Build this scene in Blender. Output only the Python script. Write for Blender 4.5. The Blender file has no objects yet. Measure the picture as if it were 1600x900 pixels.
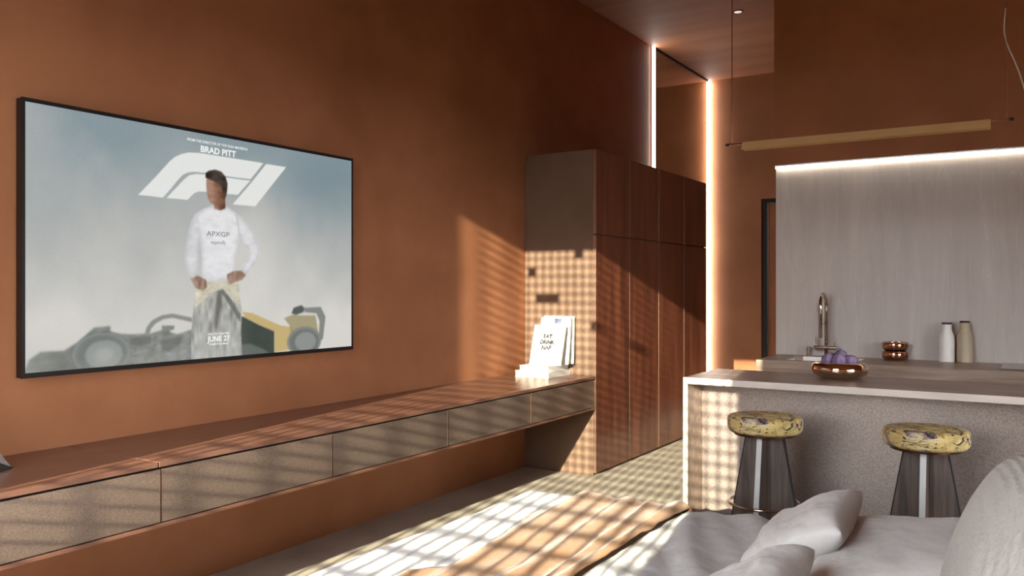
import bpy, bmesh, math, random
import numpy as np
from mathutils import Vector, Matrix, noise
random.seed(7)
sc = bpy.context.scene
C = sc.collection

# ------------------------------------------------------------------ camera
cam = bpy.data.cameras.new('camera'); cam.lens = 29.7; cam.sensor_width = 36; cam.clip_end = 100
camo = bpy.data.objects.new('camera', cam); C.objects.link(camo)
camo.location = (0, 0, 1.4); camo.rotation_euler = (math.pi/2, 0, math.atan(830/1320))
sc.camera = camo

# ------------------------------------------------------------------ sky, sun, exposure
SKY = 21.5
w = bpy.data.worlds.new('sky'); sc.world = w; w.use_nodes = True
bgn = w.node_tree.nodes['Background']; bgn.inputs[0].default_value = (0.91, 0.955, 1.0, 1); bgn.inputs[1].default_value = SKY
SUN_DX, SUN_DZ = -0.165, -0.268            # per metre travelled along +Y
sun = bpy.data.lights.new('sun', 'SUN'); sun.energy = 23.0; sun.angle = math.radians(0.40); sun.color = (0.98, 0.92, 0.71)
suno = bpy.data.objects.new('sun', sun); C.objects.link(suno)
suno.rotation_euler = Vector((SUN_DX, 1, SUN_DZ)).to_track_quat('-Z', 'Y').to_euler()
sc.view_settings.view_transform = 'Standard'; sc.view_settings.look = 'None'
sc.view_settings.exposure = 0.0; sc.view_settings.gamma = 1.0; sc.view_settings.use_curve_mapping = False
cy = sc.cycles
cy.use_denoising = True; cy.max_bounces = 9; cy.diffuse_bounces = 6; cy.glossy_bounces = 4
cy.transmission_bounces = 4; cy.sample_clamp_indirect = 8.0; cy.caustics_reflective = False; cy.caustics_refractive = False

# ------------------------------------------------------------------ room numbers (metres)
XT = -3.436      # television wall
XR = 3.3         # wall on the right
YW = -0.7        # window wall behind the camera
YB = 9.94        # far wall
ZC = 3.907       # ceiling
XF = -2.818      # wardrobe and console front
YWD = 5.653      # wardrobe near side
WX0, WX1 = XT + 0.165*(4.833 - YW), -1.388 + 0.165*(4.566 - YW)      # sunny window, left and right edge
WZ1 = 1.947 + 0.268*(4.833 - YW)                                      # its top edge

# ------------------------------------------------------------------ materials
MATS = {}
def new_mat(name):
    m = bpy.data.materials.new(name); m.use_nodes = True
    nt = m.node_tree; b = nt.nodes['Principled BSDF']
    MATS[name] = m
    return m, nt, b
def srgb(r, g, b):
    f = lambda c: (c/255/12.92) if c/255 <= 0.04045 else ((c/255+0.055)/1.055)**2.4
    return (f(r), f(g), f(b), 1)
def noise_node(nt, scale, stretch=(1,1,1), detail=4, rough=0.55, dist=0.0):
    tc = nt.nodes.new('ShaderNodeTexCoord'); mp = nt.nodes.new('ShaderNodeMapping'); n = nt.nodes.new('ShaderNodeTexNoise')
    mp.inputs['Scale'].default_value = stretch
    n.inputs['Scale'].default_value = scale; n.inputs['Detail'].default_value = detail
    n.inputs['Roughness'].default_value = rough; n.inputs['Distortion'].default_value = dist
    nt.links.new(tc.outputs['Object'], mp.inputs['Vector']); nt.links.new(mp.outputs['Vector'], n.inputs['Vector'])
    return n
def ramp(nt, src, stops):
    r = nt.nodes.new('ShaderNodeValToRGB')
    el = r.color_ramp.elements
    while len(el) < len(stops): el.new(0.5)
    for e, (p, c) in zip(el, stops): e.position = p; e.color = c
    nt.links.new(src, r.inputs['Fac'])
    return r
def bump(nt, b, src, strength, dist=0.01):
    k = nt.nodes.new('ShaderNodeBump'); k.inputs['Strength'].default_value = strength; k.inputs['Distance'].default_value = dist
    nt.links.new(src, k.inputs['Height']); nt.links.new(k.outputs['Normal'], b.inputs['Normal'])
def mat(name, c0, c1=None, rough=0.5, metal=0.0, scale=3.0, stretch=(1,1,1), bmp=0.0, bscale=None, bstretch=None,
        lo=0.35, hi=0.65, spec=0.5, sheen=0.0, coat=0.0, bdist=0.01, detail=4):
    m, nt, b = new_mat(name)
    b.inputs['Roughness'].default_value = rough; b.inputs['Metallic'].default_value = metal
    b.inputs['Specular IOR Level'].default_value = spec
    if sheen: b.inputs['Sheen Weight'].default_value = sheen
    if coat: b.inputs['Coat Weight'].default_value = coat; b.inputs['Coat Roughness'].default_value = 0.12
    if c1 is None: b.inputs['Base Color'].default_value = c0
    else:
        n = noise_node(nt, scale, stretch, detail)
        nt.links.new(ramp(nt, n.outputs['Fac'], [(lo, c0), (hi, c1)]).outputs['Color'], b.inputs['Base Color'])
    if bmp:
        bn = noise_node(nt, bscale or scale*4, bstretch or stretch, 3)
        bump(nt, b, bn.outputs['Fac'], bmp, bdist)
    return m
def emit(name, col, strength):
    m, nt, b = new_mat(name)
    b.inputs['Base Color'].default_value = (0.8, 0.8, 0.8, 1)
    b.inputs['Emission Color'].default_value = col; b.inputs['Emission Strength'].default_value = strength
    return m
M_wall = mat('terracotta_plaster', srgb(144, 91, 59), srgb(160, 105, 71), 0.72, scale=1.6, bmp=0.12, bscale=9, spec=0.3, detail=6)
M_ceil = mat('brown_ceiling_plaster', srgb(142, 90, 60), srgb(156, 102, 70), 0.7, scale=1.4, stretch=(0.5, 3, 1), bmp=0.06, bscale=8, spec=0.3)
M_floor = mat('grey_beige_concrete', srgb(164, 154, 140), srgb(186, 176, 160), 0.6, scale=2.2, bmp=0.06, bscale=14, spec=0.35, detail=7)
M_walnut = mat('red_brown_wood_veneer', srgb(86, 47, 34), srgb(122, 70, 49), 0.28, scale=2.0, stretch=(6, 6, 0.5), bmp=0.03, bscale=30, spec=0.5, coat=0.25, detail=6)
M_side = mat('grey_brown_lacquer', srgb(102, 79, 63), srgb(112, 88, 71), 0.45, scale=3, bmp=0.02, spec=0.4)
M_top = mat('dark_brown_lacquer', srgb(108, 74, 60), srgb(122, 86, 70), 0.3, scale=4, stretch=(3, 0.4, 1), spec=0.5, bmp=0.02, bscale=40)
M_edge = mat('bronze_profile', srgb(176, 140, 118), None, 0.35, 1.0)
def speckled(name, c0, c1, rough, metal):
    m, nt, b = new_mat(name)
    n = noise_node(nt, 220, (1, 1, 1), 2, 0.7)
    nt.links.new(ramp(nt, n.outputs['Fac'], [(0.3, c0), (0.72, c1)]).outputs['Color'], b.inputs['Base Color'])
    b.inputs['Metallic'].default_value = metal; b.inputs['Roughness'].default_value = rough
    bump(nt, b, n.outputs['Fac'], 0.25, 0.002)
    return m
M_drawer = speckled('brushed_bronze_lacquer', srgb(138, 118, 104), srgb(176, 156, 142), 0.30, 0.7)
M_island = speckled('speckled_taupe_metal', srgb(124, 110, 102), srgb(174, 160, 152), 0.32, 0.55)
M_stone = mat('taupe_grained_top', srgb(128, 104, 88), srgb(164, 140, 122), 0.38, scale=3.0, stretch=(0.6, 9, 9), spec=0.5, bmp=0.03, bscale=30, detail=7)
M_ground = mat('dark_unseen_ground', srgb(48, 50, 42), srgb(56, 58, 48), 0.9, scale=0.5)
M_blocker = mat('dark_sky_blocker', srgb(62, 58, 52), srgb(72, 68, 60), 0.9, scale=0.3)  # colour of the unseen block added outside the window
M_dark = mat('black_gap', srgb(18, 12, 10), None, 0.7)
M_black = mat('black_plastic', srgb(20, 18, 17), srgb(26, 23, 22), 0.35)
M_chrome = mat('polished_nickel', srgb(196, 184, 172), None, 0.12, 1.0)
M_copper = mat('copper_chrome', srgb(206, 164, 138), None, 0.07, 1.0)
M_goldbowl = mat('champagne_chrome', srgb(228, 204, 178), None, 0.08, 1.0)
M_brass = mat('satin_brass', srgb(186, 150, 100), srgb(196, 158, 108), 0.5, 0.2)
M_rod = mat('copper_rod', srgb(190, 140, 116), None, 0.3, 1.0)
M_darkrod = mat('dark_bronze', srgb(70, 40, 30), None, 0.4, 0.8)
M_white = mat('white_ceramic', srgb(236, 232, 226), None, 0.35)
M_beige = mat('beige_ceramic', srgb(176, 162, 136), srgb(186, 172, 146), 0.4, scale=8)
M_cap = mat('dark_wood_stopper', srgb(46, 32, 26), None, 0.5)
M_paper = mat('white_paper', srgb(206, 203, 196), srgb(214, 211, 204), 0.6, scale=5)
M_pages = mat('page_edges', srgb(214, 206, 192), srgb(236, 230, 218), 0.8, scale=60, stretch=(0.2, 0.2, 4))
M_ink = mat('grey_ink', srgb(34, 33, 35), None, 0.7)
M_blueink = mat('pale_blue_ink', srgb(84, 92, 116), None, 0.7)
M_woodg = mat('dark_grey_oak', srgb(58, 47, 41), srgb(96, 80, 70), 0.5, scale=5, stretch=(9, 9, 0.5), bmp=0.05, bscale=30, detail=6)
M_alu = mat('pale_aluminium', srgb(196, 194, 192), None, 0.38, 0.7)
M_strip = mat('pale_grey_strip', srgb(150, 148, 146), None, 0.45, 0.3)
M_lit_edge = mat('lit_taupe_edge', srgb(186, 174, 162), srgb(198, 187, 176), 0.4, scale=6, stretch=(1, 4, 4))
M_hob = mat('grey_glass_hob', srgb(92, 84, 78), None, 0.15)
M_cable = mat('pale_cable', srgb(190, 180, 168), None, 0.5)
M_sculpt = mat('grey_satin_metal', srgb(150, 140, 136), srgb(166, 156, 150), 0.35, 0.6, scale=4)
def fabric(name, c0, c1, scale, bs, bmp_, rough=0.9, sheen=0.2, stretch=(1,1,1)):
    return mat(name, c0, c1, rough, scale=scale, stretch=stretch, bmp=bmp_, bscale=bs, spec=0.2, sheen=sheen, bdist=0.012)
M_sheet = fabric('white_cotton', srgb(182, 182, 186), srgb(194, 194, 197), 4, 18, 0.25)
M_throw = fabric('tan_wool', srgb(144, 102, 62), srgb(160, 116, 74), 6, 24, 0.4)
M_duvet = fabric('grey_linen', srgb(182, 181, 179), srgb(194, 193, 191), 5, 16, 0.45)
M_pillow = fabric('pale_grey_linen', srgb(204, 202, 199), srgb(214, 212, 209), 6, 15, 0.45)
M_base = fabric('grey_upholstery', srgb(120, 112, 104), srgb(132, 124, 116), 6, 200, 0.2)
def ribbed():
    m, nt, b = new_mat('off_white_ribbed_fabric')
    b.inputs['Base Color'].default_value = srgb(184, 181, 175); b.inputs['Roughness'].default_value = 0.9
    tc = nt.nodes.new('ShaderNodeTexCoord'); wv = nt.nodes.new('ShaderNodeTexWave'); wv.bands_direction = 'Z'
    wv.inputs['Scale'].default_value = 26; wv.inputs['Distortion'].default_value = 2.2; wv.inputs['Detail'].default_value = 2; wv.inputs['Detail Scale'].default_value = 2.5
    nt.links.new(tc.outputs['Object'], wv.inputs['Vector']); bump(nt, b, wv.outputs['Fac'], 0.45, 0.006)
    return m
M_rib = ribbed()
def seat_fabric():
    m, nt, b = new_mat('mustard_patterned_fabric'); b.inputs['Roughness'].default_value = 0.85
    L = nt.links
    n1 = noise_node(nt, 6, (1, 1, 2.2), 6, 0.6, 1.0); r1 = ramp(nt, n1.outputs['Fac'], [(0.36, srgb(172, 148, 92)), (0.47, srgb(200, 174, 110)), (0.56, srgb(206, 190, 144)), (0.64, srgb(184, 170, 158))])
    n2 = noise_node(nt, 11, (1, 1.5, 3.0), 10, 0.75, 2.4); r2 = ramp(nt, n2.outputs['Fac'], [(0.435, (1, 1, 1, 1)), (0.455, (0, 0, 0, 1))])
    n3 = noise_node(nt, 8, (1, 1, 1.6), 7, 0.66, 1.2); r3 = ramp(nt, n3.outputs['Fac'], [(0.535, (0, 0, 0, 1)), (0.565, (0.8, 0.8, 0.8, 1))])
    mx1 = nt.nodes.new('ShaderNodeMixRGB'); mx2 = nt.nodes.new('ShaderNodeMixRGB')
    mx1.inputs['Color2'].default_value = srgb(120, 96, 108); mx2.inputs['Color2'].default_value = srgb(38, 32, 40)
    L.new(r1.outputs['Color'], mx1.inputs['Color1']); L.new(r3.outputs['Color'], mx1.inputs['Fac'])
    L.new(mx1.outputs['Color'], mx2.inputs['Color1']); L.new(r2.outputs['Color'], mx2.inputs['Fac'])
    L.new(mx2.outputs['Color'], b.inputs['Base Color'])
    bump(nt, b, n2.outputs['Fac'], 0.2, 0.004)
    return m
M_seat = seat_fabric()
def fig_mat():
    m, nt, b = new_mat('purple_fig_skin'); b.inputs['Roughness'].default_value = 0.6
    n = noise_node(nt, 26, (1, 1, 0.6), 5, 0.6); r = ramp(nt, n.outputs['Fac'], [(0.35, srgb(88, 70, 104)), (0.55, srgb(128, 106, 140)), (0.68, srgb(160, 140, 160))])
    nt.links.new(r.outputs['Color'], b.inputs['Base Color']); return m
M_fig = fig_mat()
M_figt = mat('fig_tip', srgb(110, 120, 132), srgb(146, 150, 158), 0.7, scale=20)
def slab_mat():
    m, nt, b = new_mat('grey_veined_stone'); b.inputs['Roughness'].default_value = 0.42
    n = noise_node(nt, 2.2, (5, 1, 0.55), 7, 0.6, 0.6); r = ramp(nt, n.outputs['Fac'], [(0.3, srgb(181, 171, 163)), (0.6, srgb(190, 180, 172)), (0.74, srgb(197, 188, 180))])
    v = noise_node(nt, 1.5, (4, 1, 0.4), 8, 0.6, 1.6)
    rv = ramp(nt, v.outputs['Fac'], [(0.488, (0, 0, 0, 1)), (0.5, (0.3, 0.3, 0.3, 1)), (0.512, (0, 0, 0, 1))])
    mx = nt.nodes.new('ShaderNodeMixRGB'); mx.inputs['Color2'].default_value = srgb(216, 210, 202)
    nt.links.new(r.outputs['Color'], mx.inputs['Color1']); nt.links.new(rv.outputs['Color'], mx.inputs['Fac'])
    nt.links.new(mx.outputs['Color'], b.inputs['Base Color']); return m
M_slab = slab_mat()
def mirror_mat():
    m, nt, b = new_mat('bronze_mirror'); b.inputs['Base Color'].default_value = (0.72, 0.66, 0.6, 1)
    b.inputs['Metallic'].default_value = 1; b.inputs['Roughness'].default_value = 0.02; return m
M_mirror = mirror_mat()
M_led = emit('led_white', (0.97, 0.97, 0.95, 1), 25.0)
M_ledw = emit('led_warm', (1.0, 0.9, 0.76, 1), 8.0)
M_spot = emit('downlight_glow', (1.0, 0.80, 0.70, 1), 0.8)

# ------------------------------------------------------------------ mesh helpers
def root_of(p):
    while p.parent: p = p.parent
    return p
def obj(name, bm, m, parent=None, smooth=False, auto=None):
    """bmesh in world coordinates -> one mesh object (child coordinates are taken relative to its root)"""
    if parent is not None:
        bmesh.ops.translate(bm, vec=-root_of(parent).location, verts=bm.verts)
    me = bpy.data.meshes.new(name); bm.to_mesh(me); bm.free()
    if m: me.materials.append(m)
    if smooth: me.polygons.foreach_set('use_smooth', [True]*len(me.polygons))
    if auto is not None:
        for p in me.polygons: p.use_smooth = True
        try: me.set_sharp_from_angle(angle=math.radians(auto))
        except Exception: pass
    o = bpy.data.objects.new(name, me); C.objects.link(o)
    if parent is not None: o.parent = parent
    return o
def tag(o, label, cat, group=None):
    o['label'] = label; o['category'] = cat
    if group: o['group'] = group
    return o
def thing(name, label, cat, loc, group=None):
    o = bpy.data.objects.new(name, None); o.empty_display_size = 0.1; C.objects.link(o); o.location = loc
    return tag(o, label, cat, group)
def struct(name, bm, m, **k):
    o = obj(name, bm, m, **k); o['kind'] = 'structure'; return o
def struct_root(name, loc):
    o = bpy.data.objects.new(name, None); C.objects.link(o); o.location = loc; o['kind'] = 'structure'; return o
def copy_tree(o, parent=None):
    c = o.copy(); C.objects.link(c); c.parent = parent
    for ch in [k for k in bpy.data.objects if k.parent == o]: copy_tree(ch, c)
    return c
def box(x0, x1, y0, y1, z0, z1, bev=0.0, seg=2, bm=None):
    b = bm or bmesh.new()
    vs = [b.verts.new((x, y, z)) for x in (x0, x1) for y in (y0, y1) for z in (z0, z1)]
    fs = [(0,1,3,2), (4,6,7,5), (0,4,5,1), (2,3,7,6), (0,2,6,4), (1,5,7,3)]
    nf = [b.faces.new([vs[i] for i in f]) for f in fs]
    if bev:
        es = list({e for f in nf for e in f.edges})
        bmesh.ops.bevel(b, geom=es, offset=bev, segments=seg, profile=0.5, affect='EDGES')
    return b
def lathe(profile, cx, cy, seg=40, bm=None):
    """profile: list of (r, z) from bottom to top; closed with caps where r = 0"""
    b = bm or bmesh.new(); rings = []
    for r, z in profile:
        if r < 1e-6: rings.append([b.verts.new((cx, cy, z))])
        else: rings.append([b.verts.new((cx + r*math.cos(2*math.pi*k/seg), cy + r*math.sin(2*math.pi*k/seg), z)) for k in range(seg)])
    for a, c in zip(rings, rings[1:]):
        for k in range(seg):
            k2 = (k+1) % seg
            if len(a) == 1 and len(c) > 1: b.faces.new((a[0], c[k2], c[k]))
            elif len(c) == 1 and len(a) > 1: b.faces.new((a[k], a[k2], c[0]))
            elif len(a) > 1: b.faces.new((a[k], a[k2], c[k2], c[k]))
    return b
def tube(pts, r, seg=10, bm=None, closed=False):
    b = bm or bmesh.new(); pts = [Vector(p) for p in pts]; n = len(pts); rings = []
    up = Vector((0.123, 0.321, 0.94)).normalized(); prev = None
    for i, p in enumerate(pts):
        a = pts[(i-1) % n] if (i > 0 or closed) else p; c = pts[(i+1) % n] if (i < n-1 or closed) else p
        t = (c - a).normalized()
        if prev is None: s = t.cross(up).normalized()
        else: s = (prev - t*prev.dot(t)).normalized()
        prev = s; q = t.cross(s)
        rings.append([b.verts.new(p + s*(r*math.cos(2*math.pi*k/seg)) + q*(r*math.sin(2*math.pi*k/seg))) for k in range(seg)])
    for i in range(n if closed else n-1):
        a, c = rings[i], rings[(i+1) % n]
        for k in range(seg): b.faces.new((a[k], a[(k+1) % seg], c[(k+1) % seg], c[k]))
    if not closed: b.faces.new(rings[0][::-1]); b.faces.new(rings[-1])
    return b
def prism(poly, axis, a0, a1, bm=None):
    """poly: 2D points; axis 'x': (y,z), 'y': (x,z), 'z': (x,y)"""
    b = bm or bmesh.new()
    f = {'x': lambda p, a: (a, p[0], p[1]), 'y': lambda p, a: (p[0], a, p[1]), 'z': lambda p, a: (p[0], p[1], a)}[axis]
    A = [b.verts.new(f(p, a0)) for p in poly]; B = [b.verts.new(f(p, a1)) for p in poly]; n = len(poly)
    b.faces.new(A[::-1]); b.faces.new(B)
    for i in range(n): b.faces.new((A[i], A[(i+1) % n], B[(i+1) % n], B[i]))
    bmesh.ops.recalc_face_normals(b, faces=b.faces)
    return b
def text_mesh(name, body, size, m, parent, origin, right, up, bold=0.0, width=None, align='CENTER'):
    """flat lettering printed on a surface: origin = middle of the line"""
    cu = bpy.data.curves.new(name, 'FONT'); cu.body = body; cu.size = size; cu.align_x = align; cu.align_y = 'CENTER'; cu.offset = bold
    cu.resolution_u = 3
    t = bpy.data.objects.new(name + '_tmp', cu); C.objects.link(t)
    bpy.context.view_layer.update()
    dg = bpy.context.evaluated_depsgraph_get(); me = bpy.data.meshes.new_from_object(t.evaluated_get(dg))
    bpy.data.objects.remove(t); bpy.data.curves.remove(cu)
    xs = [v.co.x for v in me.vertices]; sx = 1.0
    if width: sx = width/(max(xs) - min(xs))
    r, u, o0 = Vector(right).normalized(), Vector(up).normalized(), Vector(origin)
    base = root_of(parent).location
    for v in me.vertices: v.co = o0 + r*(v.co.x*sx) + u*v.co.y - base
    me.name = name; me.materials.clear(); me.materials.append(m)
    o = bpy.data.objects.new(name, me); C.objects.link(o); o.parent = parent
    return o

# ================================================================== THE ROOM
struct('floor', box(XT-0.2, XR+0.2, YW-0.2, YB+0.2, -0.12, 0), M_floor)
struct('unseen_ground', box(-80, 80, -90, 80, -3.2, -3.0), M_ground)  # unseen ground, added dark to weaken light reaching the upper walls
struct('low_sky_blocker', box(-60, 60, -42, -40, -3.0, 4.4), M_blocker)  # unseen block added to cut low sky light on the upper walls
struct('ceiling', box(XT-0.2, XR+0.2, YW-0.2, YB+0.2, ZC, ZC+0.15), M_ceil)
struct('wall_left', box(XT-0.2, XT, YW-0.2, YB+0.2, 0, ZC), M_wall)
# far wall with a door recess
DX0, DX1, DZ = -2.80, -1.85, 2.445
b = box(XT, DX0, YB, YB+0.2, 0, ZC); box(DX1, XR, YB, YB+0.2, 0, ZC, bm=b); box(DX0, DX1, YB, YB+0.2, DZ, ZC, bm=b)
struct('wall_far', b, M_wall)
d1 = struct_root('door_1', (DX0, YB+0.1, 0))
obj('door_leaf', box(DX0+0.055, DX1-0.055, YB+0.10, YB+0.15, 0.004, DZ-0.05, 0.003), M_wall, d1)
obj('door_frame', box(DX0+0.0, DX0+0.05, YB+0.04, YB+0.19, 0, DZ, 0.002), M_dark, d1)
obj('door_frame', box(DX1-0.05, DX1, YB+0.04, YB+0.19, 0, DZ, 0.002), M_dark, d1)
obj('door_frame', box(DX0+0.05, DX1-0.05, YB+0.04, YB+0.19, DZ-0.045, DZ, 0.002), M_dark, d1)
# kitchen core: plastered block, stone slab recessed under its upper half
KX, YK = -1.65, 6.23
b = box(KX, XR, YK+0.03, YB, 0, ZC); box(KX, XR, YK-0.04, YK+0.03, 2.29, ZC, bm=b)
struct('wall_kitchen', b, M_wall)
struct('trim_1', box(KX+0.002, XR, YK, YK+0.03, 0.0, 2.262, 0.002), M_slab)
# window wall behind the viewer and the wall on the right
b = box(XT, WX0, YW-0.2, YW, 0, ZC); box(WX1, XR, YW-0.2, YW, 0, ZC, bm=b); box(WX0, WX1, YW-0.2, YW, WZ1, ZC, bm=b)
struct('wall_window', b, M_wall)
RY0, RY1, RZ0, RZ1 = -0.4, 3.0, 0.4, 2.3
b = box(XR, XR+0.2, YW-0.2, RY0, 0, ZC); box(XR, XR+0.2, RY1, YB+0.2, 0, ZC, bm=b)
box(XR, XR+0.2, RY0, RY1, 0, RZ0, bm=b); box(XR, XR+0.2, RY0, RY1, RZ1, ZC, bm=b)
struct('wall_right', b, M_wall)
# sunny window: frame and a square lattice screen
win = struct_root('window_1', ((WX0+WX1)/2, YW-0.1, 0))
PIT = 0.068; BAR = 0.0145
lx0 = WX0 + 0.042
b = bmesh.new()
x = lx0
while x < WX1 - 0.005:
    box(x, x+BAR, YW-0.11, YW-0.102, 0.0, WZ1, bm=b); x += PIT
z = WZ1 - BAR
while z > 0.02:
    box(lx0, WX1, YW-0.1015, YW-0.0935, z, z+BAR, bm=b); z -= PIT
# a few closed cells of the lattice
def cell(X, Z, nx, nz, Y):
    X += 0.165*(Y - YW); Z += 0.268*(Y - YW)
    i = round((X - nx*PIT/2 - lx0)/PIT); k = round((WZ1 - Z - nz*PIT/2)/PIT)
    box(lx0 + i*PIT, lx0 + (i+nx)*PIT + BAR, YW-0.109, YW-0.095, WZ1 - (k+nz)*PIT - BAR, WZ1 - k*PIT, bm=b)
cell(-2.957, 1.70, 1, 1, YWD); cell(-3.343, 1.585, 1, 1, YWD); cell(-3.212, 1.356, 3, 1, YWD)
cell(-2.83, 1.10, 1, 1, 5.9); cell(-2.83, 0.98, 1, 1, 6.4)
obj('lattice_screen', b, M_dark, win)
win2 = struct_root('fill_window', (XR+0.1, (RY0+RY1)/2, RZ0))  # unseen window, added to bring in ambient fill light
b = box(XR+0.06, XR+0.12, RY0, RY0+0.05, RZ0, RZ1); box(XR+0.06, XR+0.12, RY1-0.05, RY1, RZ0, RZ1, bm=b)
box(XR+0.06, XR+0.12, RY0+0.05, RY1-0.05, RZ0, RZ0+0.05, bm=b); box(XR+0.06, XR+0.12, RY0+0.05, RY1-0.05, RZ1-0.05, RZ1, bm=b)
for k in (1, 2):
    ym = RY0 + (RY1-RY0)*k/3; box(XR+0.06, XR+0.12, ym-0.025, ym+0.025, RZ0+0.05, RZ1-0.05, bm=b)
obj('fill_window_frame', b, M_dark, win2)
def portal(loc, rot, sx, sy):
    l = bpy.data.lights.new('sky_portal', 'AREA'); l.shape = 'RECTANGLE'; l.size = sx; l.size_y = sy; l.cycles.is_portal = True
    o = bpy.data.objects.new('sky_portal', l); C.objects.link(o); o.location = loc; o.rotation_euler = rot
portal(((WX0+WX1)/2, YW-0.15, WZ1/2), (math.pi/2, 0, math.pi), WX1-WX0, WZ1)
portal((XR+0.15, (RY0+RY1)/2, (RZ0+RZ1)/2), (math.pi/2, 0, math.pi/2), RY1-RY0, RZ1-RZ0)

# ================================================================== WARDROBE
wd = thing('wardrobe', 'tall red-brown wooden wardrobe with four columns of doors', 'wardrobe', (XF-0.3, 6.87, 0))
YE = 8.085; XD = XF; PT = 0.022
b = box(XT+0.003, XD-PT, YWD, YE, 0.0, 2.435, 0.002)
obj('body', b, M_side, wd)
dw = (YE - YWD)/4
for i in range(4):
    y0 = YWD + i*dw + 0.004; y1 = YWD + (i+1)*dw - 0.004
    for z0, z1 in ((0.022, 1.794), (1.803, 2.433)):
        d = obj('door', box(XD-PT+0.001, XD, y0, y1, z0, z1, 0.0015), M_walnut, wd)
        obj('edge_profile', box(XD-PT+0.002, XD+0.0025, y0-0.0035, y0+0.0025, z0+0.002, z1-0.002), M_edge, d)

# ================================================================== CONSOLE
cs = thing('floating_console', 'long wall-hung brown console with bronze drawer fronts under the television', 'console', (XT+0.3, 3.0, 0.5))
CY0 = 0.173
obj('body', box(XT+0.003, XF-0.02, CY0, YWD-0.003, 0.512, 0.716), M_dark, cs)
obj('bottom_panel', box(XT+0.003, XF, CY0, YWD-0.003, 0.496, 0.511, 0.002), M_top, cs)
for y0, y1 in ((CY0, 1.982), (1.986, YWD-0.003)):
    obj('top_panel', box(XT+0.003, XF, y0, y1, 0.724, 0.744, 0.002), M_top, cs)
ys = [CY0, 1.084, 1.995, 2.904, 3.815, 4.724, YWD-0.006]
for y0, y1 in zip(ys, ys[1:]):
    d = obj('drawer', box(XF-0.0195, XF-0.002, y0+0.003, y1-0.003, 0.516, 0.716, 0.001), M_drawer, cs)
    obj('edge_profile', box(XF-0.0185, XF-0.0005, y1-0.0055, y1-0.0025, 0.518, 0.714), M_edge, d)

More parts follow.
